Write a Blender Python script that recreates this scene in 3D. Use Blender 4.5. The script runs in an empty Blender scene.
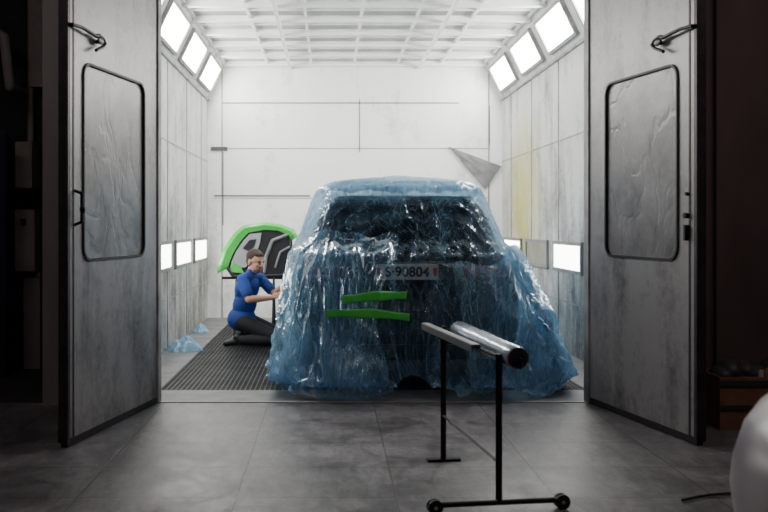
import bpy, bmesh, math, random
import numpy as np
from mathutils import Vector, Matrix, noise
from mathutils.bvhtree import BVHTree
random.seed(7)
V=Vector
# ------------------------------------------------------------ materials
def newmat(name):
    m=bpy.data.materials.new(name); m.use_nodes=True
    nt=m.node_tree; return m,nt,nt.nodes,nt.links,nt.nodes['Principled BSDF']
def mat(name,col,rough=.5,metal=0.0,var=0.0,vscale=3.0,bump=0.0,bscale=40.0,spec=.5,stretch=(1,1,1)):
    m,nt,n,l,p=newmat(name)
    p.inputs['Base Color'].default_value=(*col,1); p.inputs['Roughness'].default_value=rough
    p.inputs['Metallic'].default_value=metal; p.inputs['Specular IOR Level'].default_value=spec
    tc=n.new('ShaderNodeTexCoord'); mp=n.new('ShaderNodeMapping'); mp.inputs['Scale'].default_value=stretch
    l.new(tc.outputs['Object'],mp.inputs['Vector'])
    nz=n.new('ShaderNodeTexNoise'); nz.inputs['Scale'].default_value=vscale; nz.inputs['Detail'].default_value=6
    l.new(mp.outputs[0],nz.inputs['Vector'])
    cr=n.new('ShaderNodeValToRGB')
    cr.color_ramp.elements[0].position=.3; cr.color_ramp.elements[1].position=.7
    k=1-var
    cr.color_ramp.elements[0].color=(col[0]*k,col[1]*k,col[2]*k,1); cr.color_ramp.elements[1].color=(*col,1)
    l.new(nz.outputs['Fac'],cr.inputs[0]); l.new(cr.outputs[0],p.inputs['Base Color'])
    if bump:
        nb=n.new('ShaderNodeTexNoise'); nb.inputs['Scale'].default_value=bscale; nb.inputs['Detail'].default_value=3
        l.new(mp.outputs[0],nb.inputs['Vector'])
        b=n.new('ShaderNodeBump'); b.inputs['Strength'].default_value=bump; b.inputs['Distance'].default_value=.01
        l.new(nb.outputs['Fac'],b.inputs['Height']); l.new(b.outputs[0],p.inputs['Normal'])
    return m
def emission(name,col,s):
    m=bpy.data.materials.new(name); m.use_nodes=True; nt=m.node_tree; nt.nodes.clear()
    e=nt.nodes.new('ShaderNodeEmission'); e.inputs[0].default_value=(*col,1); e.inputs[1].default_value=s
    o=nt.nodes.new('ShaderNodeOutputMaterial'); nt.links.new(e.outputs[0],o.inputs[0]); return m
def math_node(n,l,op,a,b=None,clamp=False):
    x=n.new('ShaderNodeMath'); x.operation=op; x.use_clamp=clamp
    for i,s in enumerate((a,b)):
        if s is None: continue
        if isinstance(s,(int,float)): x.inputs[i].default_value=s
        else: l.new(s,x.inputs[i])
    return x.outputs[0]
def booth_wall(name,base,dirt,lowdirt,yellow=False,amt=1.4,off=.80,lowtop=2.6):
    """off white panel, overspray smudges, grime heavier near the floor"""
    m,nt,n,l,p=newmat(name)
    tc=n.new('ShaderNodeTexCoord'); sep=n.new('ShaderNodeSeparateXYZ'); l.new(tc.outputs['Object'],sep.inputs[0])
    def nz(scale,st,det=6,ro=.6):
        mp=n.new('ShaderNodeMapping'); mp.inputs['Scale'].default_value=st; l.new(tc.outputs['Object'],mp.inputs[0])
        x=n.new('ShaderNodeTexNoise'); x.inputs['Scale'].default_value=scale; x.inputs['Detail'].default_value=det
        x.inputs['Roughness'].default_value=ro
        l.new(mp.outputs[0],x.inputs['Vector']); return x.outputs['Fac']
    a=nz(1.3,(1,1,.8),8,.7); b=nz(5,(1,1,.15)); c=nz(16,(1,1,1),8,.75)
    low=n.new('ShaderNodeMapRange'); low.inputs['From Min'].default_value=lowtop; low.inputs['From Max'].default_value=0
    l.new(sep.outputs['Z'],low.inputs['Value'])
    s=math_node(n,l,'MULTIPLY',low.outputs[0],lowdirt)
    t=math_node(n,l,'ADD',math_node(n,l,'MULTIPLY',a,.8),math_node(n,l,'MULTIPLY',b,.45))
    t=math_node(n,l,'ADD',t,math_node(n,l,'MULTIPLY',c,.4))
    t=math_node(n,l,'SUBTRACT',t,off)
    t=math_node(n,l,'ADD',math_node(n,l,'MULTIPLY',t,amt),s,True)
    mx=n.new('ShaderNodeMix'); mx.data_type='RGBA'; l.new(t,mx.inputs['Factor'])
    mx.inputs['A'].default_value=(*base,1); mx.inputs['B'].default_value=(*dirt,1)
    out=mx.outputs['Result']
    if yellow:
        ym=n.new('ShaderNodeVectorMath'); ym.operation='DISTANCE'
        l.new(tc.outputs['Object'],ym.inputs[0]); ym.inputs[1].default_value=(2.6,12.9,1.75)
        f=n.new('ShaderNodeMapRange'); f.inputs['From Min'].default_value=1.3; f.inputs['From Max'].default_value=.1
        l.new(ym.outputs['Value'],f.inputs['Value'])
        f2=math_node(n,l,'MULTIPLY',f.outputs[0],math_node(n,l,'MULTIPLY',a,1.9),True)
        m2=n.new('ShaderNodeMix'); m2.data_type='RGBA'; l.new(f2,m2.inputs['Factor'])
        l.new(out,m2.inputs['A']); m2.inputs['B'].default_value=(.50,.46,.06,1); out=m2.outputs['Result']
    l.new(out,p.inputs['Base Color']); p.inputs['Roughness'].default_value=.55
    return m
def film_mat(name,tint,blue,rough=.14):
    m=bpy.data.materials.new(name); m.use_nodes=True; nt=m.node_tree; n=nt.nodes; l=nt.links; n.clear()
    out=n.new('ShaderNodeOutputMaterial'); tc=n.new('ShaderNodeTexCoord')
    def crease(scale,st,det,dist,rot=0):
        mp0=n.new('ShaderNodeMapping'); mp0.inputs['Rotation'].default_value=(0,rot,0); l.new(tc.outputs['Object'],mp0.inputs[0])
        mp=n.new('ShaderNodeMapping'); mp.inputs['Scale'].default_value=st; l.new(mp0.outputs[0],mp.inputs[0])
        n1=n.new('ShaderNodeTexNoise'); n1.inputs['Scale'].default_value=scale; n1.inputs['Detail'].default_value=det; n1.inputs['Distortion'].default_value=dist
        l.new(mp.outputs[0],n1.inputs['Vector'])
        return math_node(n,l,'ABSOLUTE',math_node(n,l,'SUBTRACT',n1.outputs['Fac'],.5))
    def line(r,w):
        c=n.new('ShaderNodeMapRange'); c.inputs['From Min'].default_value=w; c.inputs['From Max'].default_value=0; l.new(r,c.inputs['Value']); return c.outputs[0]
    r1=crease(5,(1,1,.16),2,.5); r2=crease(9,(1,1,.12),2,.5,.30); r3=crease(7,(1,1,.12),2,.5,-.55)
    h=math_node(n,l,'ADD',math_node(n,l,'MINIMUM',r1,.12),math_node(n,l,'ADD',math_node(n,l,'MULTIPLY',math_node(n,l,'MINIMUM',r2,.06),.9),math_node(n,l,'MULTIPLY',math_node(n,l,'MINIMUM',r3,.06),1.0)))
    bp=n.new('ShaderNodeBump'); bp.inputs['Strength'].default_value=.8; bp.inputs['Distance'].default_value=.04
    l.new(h,bp.inputs['Height'])
    at=n.new('ShaderNodeAttribute'); at.attribute_name='dens'
    lw=n.new('ShaderNodeLayerWeight'); lw.inputs[0].default_value=.30
    a=math_node(n,l,'ADD',at.outputs['Fac'],math_node(n,l,'MULTIPLY',lw.outputs['Facing'],.42))
    for r,w,k in ((r1,.026,.20),(r2,.014,.20),(r3,.014,.20)):
        a=math_node(n,l,'ADD',a,math_node(n,l,'MULTIPLY',line(r,w),k),True)
    tr=n.new('ShaderNodeBsdfTransparent'); tr.inputs[0].default_value=(*tint,1)
    df=n.new('ShaderNodeBsdfDiffuse'); df.inputs[0].default_value=(*blue,1); l.new(bp.outputs[0],df.inputs['Normal'])
    tl=n.new('ShaderNodeBsdfTranslucent'); tl.inputs[0].default_value=(*blue,1); l.new(bp.outputs[0],tl.inputs['Normal'])
    m1=n.new('ShaderNodeMixShader'); m1.inputs[0].default_value=.5; l.new(df.outputs[0],m1.inputs[1]); l.new(tl.outputs[0],m1.inputs[2])
    m2=n.new('ShaderNodeMixShader'); l.new(a,m2.inputs[0]); l.new(tr.outputs[0],m2.inputs[1]); l.new(m1.outputs[0],m2.inputs[2])
    gl=n.new('ShaderNodeBsdfGlossy'); gl.inputs['Roughness'].default_value=rough; gl.inputs[0].default_value=(.88,.95,1,1); l.new(bp.outputs[0],gl.inputs['Normal'])
    fr=n.new('ShaderNodeFresnel'); fr.inputs[0].default_value=1.45; l.new(bp.outputs[0],fr.inputs['Normal'])
    m3=n.new('ShaderNodeMixShader'); l.new(math_node(n,l,'MINIMUM',math_node(n,l,'MULTIPLY',fr.outputs[0],1.1),.45),m3.inputs[0])
    l.new(m2.outputs[0],m3.inputs[1]); l.new(gl.outputs[0],m3.inputs[2])
    l.new(m3.outputs[0],out.inputs[0]); return m

M={}
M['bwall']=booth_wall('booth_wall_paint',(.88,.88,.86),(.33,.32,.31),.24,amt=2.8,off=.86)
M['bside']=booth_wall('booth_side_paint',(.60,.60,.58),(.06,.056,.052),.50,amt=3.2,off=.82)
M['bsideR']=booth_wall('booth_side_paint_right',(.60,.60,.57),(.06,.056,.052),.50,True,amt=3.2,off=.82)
M['filter']=mat('ceiling_filter',(.50,.50,.49),.9,var=.25,vscale=2)
M['beam']=mat('ceiling_beam_white',(.92,.92,.9),.5)
M['seam']=mat('panel_seam',(.10,.10,.10),.7,var=.4,vscale=6)
M['seamw']=mat('panel_flange',(.40,.40,.39),.6,var=.5,vscale=5)
M['lamp']=emission('lamp_diffuser',(1.0,.985,.95),42)
M['lamplow']=emission('lamp_diffuser_low',(1.0,.99,.96),12)
M['lampoff']=mat('lamp_off',(.30,.28,.20),.4,var=.4,vscale=5)
M['frame']=mat('lamp_frame',(.28,.28,.28),.5,metal=.4,var=.3)
M['conc']=mat('booth_floor_concrete',(.20,.20,.20),.5,var=.5,vscale=4)
M['grate']=mat('grating_steel',(.09,.09,.095),.45,metal=.6,var=.4,vscale=3)
M['pit']=mat('pit_dark',(.012,.012,.012),.9)
M['doormetal']=booth_wall('door_galvanised',(.31,.295,.295),(.03,.025,.027),.28,amt=3.2,off=.83,lowtop=1.2)
_p=M['doormetal'].node_tree.nodes['Principled BSDF']; _p.inputs['Metallic'].default_value=.2; _p.inputs['Roughness'].default_value=.42
M['dooredge']=mat('door_edge',(.055,.04,.045),.5,metal=.3,var=.5,vscale=10)
M['gasket']=mat('rubber_gasket',(.012,.012,.012),.6)
M['black']=mat('black_steel',(.012,.012,.013),.4,metal=.4)
M['blackpl']=mat('black_plastic',(.015,.015,.016),.5)
M['dark']=mat('workshop_wall_dark',(.05,.042,.045),.8,var=.4,vscale=2)
M['brown']=mat('booth_front_brown',(.16,.108,.10),.7,var=.35,vscale=2.5,stretch=(1,1,.4))
M['post']=mat('post_grey',(.38,.34,.33),.6,var=.35,vscale=3,stretch=(1,1,.3))
M['beige']=mat('cabinet_beige',(.42,.36,.31),.6,var=.3)
M['navy']=mat('navy_panel',(.012,.018,.05),.6)
M['crate']=mat('cardboard_brown',(.32,.15,.08),.8,var=.4,vscale=8)
M['bag']=mat('dark_bag',(.06,.055,.055),.5,bump=.5,bscale=15)
M['whitepl']=mat('white_plastic',(.55,.55,.55),.4)
M['carpaint']=mat('car_paint_dark',(.03,.032,.04),.2,metal=.3)
M['glass']=mat('car_glass_dark',(.008,.009,.012),.06)
M['tail']=mat('tail_light_red',(.22,.008,.008),.2)
M['taillens']=mat('tail_light_clear',(.16,.14,.14),.3)
M['tyre']=mat('tyre',(.012,.012,.012),.8)
M['rim']=mat('rim',(.3,.3,.32),.3,metal=.9)
M['chrome']=mat('chrome',(.6,.6,.62),.15,metal=1)
M['plate']=mat('plate_white',(.75,.75,.73),.4)
M['platered']=mat('plate_red',(.6,.03,.03),.4)
M['tape']=mat('green_tape',(.12,.85,.12),.5,var=.1,vscale=8,bump=.3,bscale=30)
M['green']=mat('green_panel',(.08,.56,.09),.35,var=.15)
M['greyp']=mat('grey_primer',(.40,.42,.42),.5,var=.3)
M['whitecar']=mat('car_paint_pale',(.36,.31,.33),.3,var=.05)
M['skin']=mat('skin',(.50,.27,.18),.5,var=.12,vscale=20)
M['hair']=mat('hair_brown',(.045,.025,.016),.8,var=.4,vscale=60)
M['beard']=mat('stubble',(.20,.10,.065),.7,var=.3,vscale=60)
M['shirt']=mat('shirt_blue',(.012,.055,.30),.8,var=.45,vscale=7,bump=.5,bscale=9)
M['pants']=mat('pants_black',(.012,.012,.015),.85,bump=.5,bscale=10)
M['shoe']=mat('shoe_black',(.01,.01,.01),.5)
M['lips']=mat('lips',(.33,.12,.10),.5)
M['eye']=mat('eye_dark',(.02,.015,.012),.2)
M['film']=film_mat('masking_film_blue',(.94,.975,.998),(.36,.68,.95))
M['filmroll']=mat('film_roll_wrapped',(.42,.50,.60),.16,metal=.35,var=.35,vscale=5,bump=.3,bscale=14,stretch=(1,1,3))
M['core']=mat('cardboard_core',(.05,.03,.035),.7)
M['foil']=mat('torn_foil',(.26,.26,.27),.4,var=.4,vscale=6,bump=.6,bscale=9)
def wrinkle():
    m,nt,n,l,p=newmat('door_window_foil')
    p.inputs['Roughness'].default_value=.38; p.inputs['Metallic'].default_value=.15
    tc=n.new('ShaderNodeTexCoord'); mp=n.new('ShaderNodeMapping'); mp.inputs['Scale'].default_value=(1.2,1.2,.8); l.new(tc.outputs['Object'],mp.inputs[0])
    a=n.new('ShaderNodeTexNoise'); a.inputs['Scale'].default_value=1.9; a.inputs['Detail'].default_value=4; a.inputs['Distortion'].default_value=.5
    l.new(mp.outputs[0],a.inputs['Vector'])
    r=math_node(n,l,'ABSOLUTE',math_node(n,l,'SUBTRACT',a.outputs['Fac'],.5))
    r=math_node(n,l,'MINIMUM',r,.035)
    b=n.new('ShaderNodeBump'); b.inputs['Strength'].default_value=.7; b.inputs['Distance'].default_value=.07
    l.new(r,b.inputs['Height']); l.new(b.outputs[0],p.inputs['Normal'])
    c=n.new('ShaderNodeTexNoise'); c.inputs['Scale'].default_value=3; c.inputs['Detail'].default_value=8; c.inputs['Roughness'].default_value=.7; l.new(tc.outputs['Object'],c.inputs['Vector'])
    cr=n.new('ShaderNodeValToRGB'); cr.color_ramp.elements[0].position=.36; cr.color_ramp.elements[1].position=.62
    cr.color_ramp.elements[0].color=(.12,.112,.116,1); cr.color_ramp.elements[1].color=(.25,.24,.245,1)
    l.new(c.outputs['Fac'],cr.inputs[0]); l.new(cr.outputs[0],p.inputs['Base Color']); return m
M['winfoil']=wrinkle()
def tiles():
    m,nt,n,l,p=newmat('workshop_floor_tiles')
    tc=n.new('ShaderNodeTexCoord'); mp=n.new('ShaderNodeMapping'); mp.inputs['Location'].default_value=(.48+8.2,.35+6.5,0)
    l.new(tc.outputs['Object'],mp.inputs[0])
    br=n.new('ShaderNodeTexBrick'); br.offset=0; br.inputs['Scale'].default_value=1; br.inputs['Brick Width'].default_value=.82
    br.inputs['Row Height'].default_value=.62; br.inputs['Mortar Size'].default_value=.005; br.inputs['Mortar Smooth'].default_value=.3
    br.inputs['Color1'].default_value=(.17,.157,.164,1); br.inputs['Color2'].default_value=(.205,.192,.20,1); br.inputs['Mortar'].default_value=(.07,.064,.067,1)
    l.new(mp.outputs[0],br.inputs['Vector'])
    def N(s,d,r,st=(1,1,1),ds=.6):
        q=n.new('ShaderNodeMapping'); q.inputs['Scale'].default_value=st; l.new(tc.outputs['Object'],q.inputs[0])
        z=n.new('ShaderNodeTexNoise'); z.inputs['Scale'].default_value=s; z.inputs['Detail'].default_value=d; z.inputs['Roughness'].default_value=r; z.inputs['Distortion'].default_value=ds
        l.new(q.outputs[0],z.inputs['Vector']); return z.outputs['Fac']
    f1=N(2.6,10,.8,ds=1.2); f2=N(14,8,.8,(1,.35,1)); f3=N(.8,3,.5)
    def MR(f,a,b,c,d):
        x=n.new('ShaderNodeMapRange'); x.inputs['From Min'].default_value=a; x.inputs['From Max'].default_value=b; x.inputs['To Min'].default_value=c; x.inputs['To Max'].default_value=d; l.new(f,x.inputs['Value']); return x.outputs[0]
    k=math_node(n,l,'MULTIPLY',MR(f1,.40,.58,.50,1.15),MR(f2,.40,.60,.66,1.18)); k=math_node(n,l,'MULTIPLY',k,MR(f3,.35,.65,.78,1.15))
    mx=n.new('ShaderNodeVectorMath'); mx.operation='SCALE'; l.new(br.outputs['Color'],mx.inputs[0]); l.new(k,mx.inputs['Scale'])
    l.new(mx.outputs[0],p.inputs['Base Color'])
    l.new(MR(f1,.35,.65,.33,.58),p.inputs['Roughness'])
    b=n.new('ShaderNodeBump'); b.invert=True; b.inputs['Strength'].default_value=.5; b.inputs['Distance'].default_value=.004
    l.new(br.outputs['Fac'],b.inputs['Height']); l.new(b.outputs[0],p.inputs['Normal']); return m
M['tiles']=tiles()
# ------------------------------------------------------------ builder
class B:
    def __init__(s): s.bm=bmesh.new(); s.mats=[]
    def mi(s,m):
        m=M[m] if isinstance(m,str) else m
        if m not in s.mats: s.mats.append(m)
        return s.mats.index(m)
    def _set(s,verts,m):
        i=s.mi(m); fs=set(f for v in verts for f in v.link_faces)
        for f in fs: f.material_index=i
    def box(s,a,b,m,bev=0,T=None):
        a=V(a);b=V(b)
        if not bev:
            vs=[s.bm.verts.new((x,y,z)) for x in (a.x,b.x) for y in (a.y,b.y) for z in (a.z,b.z)]
            i=s.mi(m)
            for q in ((0,1,3,2),(4,6,7,5),(0,4,5,1),(2,3,7,6),(0,2,6,4),(1,5,7,3)):
                s.bm.faces.new([vs[k] for k in q]).material_index=i
        else:
            r=bmesh.ops.create_cube(s.bm,size=1); vs=r['verts']
            for v in vs: v.co=V([(a[k]+b[k])/2+v.co[k]*(b[k]-a[k]) for k in range(3)])
            s._set(vs,m)
            es=list(set(e for v in vs for e in v.link_edges))
            r=bmesh.ops.bevel(s.bm,geom=es,offset=bev,segments=2,affect='EDGES')
            vs=list(set([v for v in vs if v.is_valid]+r['verts']))
            s._set(vs,m)
        if T: 
            for v in vs: v.co=T@v.co
        return vs
    def cyl(s,p0,p1,r0,m,r1=None,seg=16,T=None):
        p0=V(p0);p1=V(p1); d=p1-p0
        r=bmesh.ops.create_cone(s.bm,cap_ends=True,segments=seg,radius1=r0,radius2=r0 if r1 is None else r1,depth=d.length)
        R=d.to_track_quat('Z','Y').to_matrix().to_4x4(); X=Matrix.Translation((p0+p1)/2)@R
        if T: X=T@X
        for v in r['verts']: v.co=X@v.co
        s._set(r['verts'],m); return r['verts']
    def ell(s,c,rad,m,R=None,T=None,seg=24):
        r=bmesh.ops.create_uvsphere(s.bm,u_segments=seg,v_segments=seg//2,radius=1)
        for v in r['verts']:
            q=V((v.co[0]*rad[0],v.co[1]*rad[1],v.co[2]*rad[2]))
            if R is not None: q=R@q
            q=q+V(c)
            v.co=T@q if T else q
        s._set(r['verts'],m); return r['verts']
    def poly(s,pts,m):
        f=s.bm.faces.new([s.bm.verts.new(p) for p in pts]); f.material_index=s.mi(m); return f
    def tube(s,pts,r,m,seg=10,T=None):
        for a,b in zip(pts[:-1],pts[1:]): s.cyl(a,b,r,m,seg=seg,T=T)
        for a in pts: s.ell(a,(r,r,r),m,T=T,seg=10)
    def grid(s,P,m,close=False):
        rows=[[s.bm.verts.new(p) for p in row] for row in P]; i=s.mi(m)
        for a,b in zip(rows[:-1],rows[1:]):
            k=len(a)
            for j in range(k if close else k-1):
                f=s.bm.faces.new((a[j],a[(j+1)%k],b[(j+1)%k],b[j])); f.material_index=i; f.smooth=True
        return rows
    def obj(s,name,parent=None,smooth=False,keep=False,recalc=True):
        if recalc: bmesh.ops.recalc_face_normals(s.bm,faces=s.bm.faces)
        me=bpy.data.meshes.new(name); 
        if smooth:
            for f in s.bm.faces: f.smooth=True
        s.bm.to_mesh(me); s.bm.free()
        for m in s.mats: me.materials.append(m)
        o=bpy.data.objects.new(name,me); bpy.context.collection.objects.link(o)
        if parent is not None:
            o.parent=parent; o.location=-parent.location
        elif not keep:
            cs=[v.co for v in me.vertices]
            lo=V([min(c[k] for c in cs) for k in range(3)]); hi=V([max(c[k] for c in cs) for k in range(3)])
            c=V(((lo.x+hi.x)/2,(lo.y+hi.y)/2,lo.z)); me.transform(Matrix.Translation(-c)); o.location=c
        if smooth:
            try: me.set_sharp_from_angle(angle=math.radians(40))
            except Exception: pass
        return o
def empty(name,loc):
    e=bpy.data.objects.new(name,None); e.location=loc; e.empty_display_size=.1
    bpy.context.collection.objects.link(e); return e
def simple(name,a,b,m,bev=0,keep=True,parent=None):
    x=B(); x.box(a,b,m,bev); return x.obj(name,parent=parent,keep=keep)
# ------------------------------------------------------------ camera
cam=bpy.data.cameras.new('camera'); co=bpy.data.objects.new('camera',cam); bpy.context.collection.objects.link(co)
co.location=(0,0,1.4); co.rotation_euler=(math.radians(90),0,0)
cam.lens=45; cam.sensor_width=36; cam.shift_x=54/768; cam.shift_y=-31/768; cam.clip_start=.05
cam.dof.use_dof=True; cam.dof.focus_distance=8.3; cam.dof.aperture_fstop=2.8
bpy.context.scene.camera=co
w=bpy.data.worlds.new('world'); bpy.context.scene.world=w; w.use_nodes=True
w.node_tree.nodes['Background'].inputs[0].default_value=(.02,.02,.025,1); w.node_tree.nodes['Background'].inputs[1].default_value=.3
# ------------------------------------------------------------ booth shell
XL,XR,YF,YB,ZC=-1.85,2.60,7.56,14.5,3.85
simple('floor',(-5,-4,-.3),(5.2,YF,0),'tiles')
fb=B()
fb.box((XL-.1,YF,-.3),(XR+.1,8.14,0),'conc'); fb.box((XL-.1,8.14,-.3),(-1.45,YB+.1,0),'conc')
fb.box((2.18,8.14,-.3),(XR+.1,YB+.1,0),'conc'); fb.box((-1.45,13.7,-.3),(2.18,YB+.1,0),'conc')
fb.box((-1.45,8.14,-.3),(2.18,13.7,-.22),'pit')
fb.box((-5,YF,-.3),(XL-.1,10,0),'dark'); fb.box((XR+.1,YF,-.3),(5.2,10,0),'dark')
fb.obj('floor_booth',keep=True)
g=B()
y=8.15
while y<13.69:
    g.box((-1.445,y,-.03),(2.175,y+.010,0),'grate'); y+=.042
x=-1.445
while x<2.17:
    g.box((x,8.145,-.03),(x+.010,13.695,-.002),'grate'); x+=.042
for yy in (9.5,10.9,12.3): g.box((-1.445,yy,-.2),(2.175,yy+.05,-.03),'grate')
for xx in (-.6,.3,1.2): g.box((xx,8.145,-.21),(xx+.04,13.695,-.03),'grate')
g.obj('floor_grating',keep=True)
simple('wall_back',(XL-.1,YB,-.3),(XR+.1,YB+.1,ZC+.1),'bwall')
simple('wall_left',(XL-.1,YF+.08,0),(XL,YB,3.3),'bside')
simple('wall_right',(XR,YF+.08,0),(XR+.1,YB,3.3),'bsideR')
sl=B()
sl.poly([(XL,YF+.08,3.29),(XL,YB,3.29),(-1.58,YB,ZC),(-1.58,YF+.08,ZC)],'bside'); sl.poly([(XL-.1,YF+.08,3.3),(XL-.1,YB,3.3),(-1.62,YB,ZC+.1),(-1.62,YF+.08,ZC+.1)],'dark')
sl.obj('wall_left_slope',keep=True)
sl=B()
sl.poly([(XR,YF+.08,3.29),(XR,YB,3.29),(2.33,YB,ZC),(2.33,YF+.08,ZC)],'bside'); sl.poly([(XR+.1,YF+.08,3.3),(XR+.1,YB,3.3),(2.37,YB,ZC+.1),(2.37,YF+.08,ZC+.1)],'dark')
sl.obj('wall_right_slope',keep=True)
simple('ceiling',(-1.62,YF+.08,ZC),(2.37,YB,ZC+.1),'filter')
cb=B()
for i in range(9):
    yy=8.1+i*.78
    if yy<YB-.05: cb.box((-1.6,yy,ZC-.07),(2.35,yy+.08,ZC),'beam'); cb.box((-1.6,yy+.39,ZC-.03),(2.35,yy+.41,ZC),'beam')
for xx in (-1.6,-.95,-.3,.35,1.0,1.65,2.3): cb.box((xx,YF+.1,ZC-.04),(xx+.03,YB,ZC-.001),'beam')
for xx in (-.62,1.32): cb.box((xx,YF+.1,ZC-.10),(xx+.04,YB,ZC-.07),'beam')
cb.obj('ceiling_grid',keep=True)
fw=B()
fw.box((-2.11,YF,0),(-1.36,YF+.08,5),'dark'); fw.box((-1.36,YF,3.45),(2.04,YF+.08,5),'dark')
fw.obj('wall_front_left',keep=True)
fw=B(); fw.box((2.04,YF,0),(3.02,YF+.08,5),'brown'); fw.box((3.02,YF-.06,0),(5.2,YF+.08,5),'brown')
fw.box((2.72,YF-.02,0),(2.76,YF,5),'dark')
fw.obj('wall_front_right',keep=True)
j=B(); j.box((-1.42,YF-.03,0),(-1.345,YF+.1,3.45),'seamw'); j.box((2.025,YF-.03,0),(2.10,YF+.1,3.45),'seamw'); j.box((-1.345,YF+.0,.0),(2.025,YF+.05,.006),'seamw')
j.obj('trim_1',keep=True)
simple('wall_post',(-2.24,YF-.08,0),(-2.07,YF+.08,5),'post')
simple('wall_side_left',(-5.1,-4,-.3),(-5,10,5.2),'dark')
simple('wall_side_right',(5.2,-4,-.3),(5.3,10,5.2),'dark')
simple('wall_rear',(-5,-4.1,-.3),(5.2,-4,5.2),'dark')
simple('wall_far_left',(-5,9.5,0),(-1.96,9.6,5),'dark')
simple('ceiling_workshop',(-5,-4,5),(5.2,9.6,5.1),'dark')
t=B()
def bx(x0,x1,z0,z1,m='seamw',d=.006): t.box((x0,YB-d,z0),(x1,YB,z1),m)
bx(-1.62,1.95,3.235,3.250,'seam'); bx(-1.62,2.4,2.55,2.562); bx(-1.75,2.4,1.80,1.810); bx(-1.75,-.3,1.83,1.85,'seam')
bx(-1.64,-1.62,0,3.8); bx(.44,.452,2.5,3.3,'seam'); bx(2.385,2.41,0,3.8,'seamw'); bx(.42,.432,.0,1.8); bx(2.40,2.415,2.6,3.2,'seam')
bx(-1.62,-1.608,1.4,2.5,'seam'); bx(-1.8,-1.55,2.52,2.58,'seam',.02)
t.obj('trim_2',keep=True)
t=B()
for yy in (9.2,10.9,12.35,13.75):
    t.box((XL,yy,0),(XL+.008,yy+.03,3.28),'seamw'); t.box((XR-.008,yy,0),(XR,yy+.03,3.28),'seamw')
    t.box((XL,yy+.03,0),(XL+.004,yy+.045,3.28),'seam'); t.box((XR-.004,yy+.03,0),(XR,yy+.045,3.28),'seam')
for zz in (2.35,.55):
    t.box((XL,YF+.1,zz),(XL+.006,YB,zz+.012),'seamw'); t.box((XR-.006,YF+.1,zz),(XR,YB,zz+.012),'seamw')
t.box((XL,YF+.1,3.27),(XL+.03,YB,3.30),'seamw'); t.box((XR-.03,YF+.1,3.27),(XR,YB,3.30),'seamw')
t.obj('trim_3',keep=True)
mods=[(8.3,9.55),(9.85,11.1),(11.4,12.65),(12.98,14.25)]
def slope_lamp(side,y0,y1,name):
    xb,xt=(XL,-1.58) if side<0 else (XR,2.33)
    a=V((xb,0,3.29)); b=V((xt,0,ZC)); nrm=V((1 if side<0 else -1,0,-.48)).normalized()
    def P(s,yy,o): q=a.lerp(b,s)+nrm*o; return V((q.x,yy,q.z))
    q=B()
    for (s0,s1,u0,u1) in ((.14,.20,y0,y1),(.76,.82,y0,y1),(.20,.76,y0,y0+.05),(.20,.76,y1-.05,y1)):
        pts=[P(s0,u0,0),P(s1,u0,0),P(s1,u1,0),P(s0,u1,0)]; top=[P(s0,u0,.04),P(s1,u0,.04),P(s1,u1,.04),P(s0,u1,.04)]
        q.poly(top,'seamw')
        for k in range(4): q.poly([pts[k],pts[(k+1)%4],top[(k+1)%4],top[k]],'seamw')
    q.poly([P(.20,y0+.05,.02),P(.76,y0+.05,.02),P(.76,y1-.05,.02),P(.20,y1-.05,.02)],'lamp')
    q.obj(name)
for sd in (-1,1):
    for (a,b) in mods: slope_lamp(sd,a,b,'ceiling_lamp')
for sd in (-1,1):
    for k,(a,b) in enumerate(mods):
        x0=XL if sd<0 else XR; d=.03*(-sd)
        q=B(); xs=sorted((x0,x0+d)); xi=sorted((x0,x0+d*.6))
        q.box((xs[0],a,.88),(xs[1],b,.92),'frame'); q.box((xs[0],a,1.18),(xs[1],b,1.22),'frame')
        q.box((xs[0],a,.92),(xs[1],a+.04,1.18),'frame'); q.box((xs[0],b-.04,.92),(xs[1],b,1.18),'frame')
        q.box((xi[0],a+.04,.92),(xi[1],b-.04,1.18),'lampoff' if (sd>0 and k==2) else 'lamplow')
        q.obj('wall_lamp')
M['tube']=emission('fill_glow',(1.0,.94,.97),22)  # added fill light for the workshop floor and door faces
M['side_fill']=emission('fill_glow_warm',(1.0,.86,.84),24)  # added fill light to lift the dark left and right edges
for (xx,yy,mm) in ((-1.2,3.4,'tube'),(1.9,3.4,'tube'),(-3.6,4.6,'side_fill'),(3.9,4.4,'side_fill')):  # unseen overhead fixtures, added only to brighten the workshop
    q=B(); q.box((xx-.75,yy-.1,4.65),(xx+.75,yy+.1,4.72),'seamw'); q.box((xx-.7,yy-.07,4.61),(xx+.7,yy+.07,4.65),mm)
    q.cyl((xx-.6,yy,4.7),(xx-.6,yy,4.995),.01,'black'); q.cyl((xx+.6,yy,4.7),(xx+.6,yy,4.995),.01,'black'); q.obj('fill_lamp')
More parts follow.
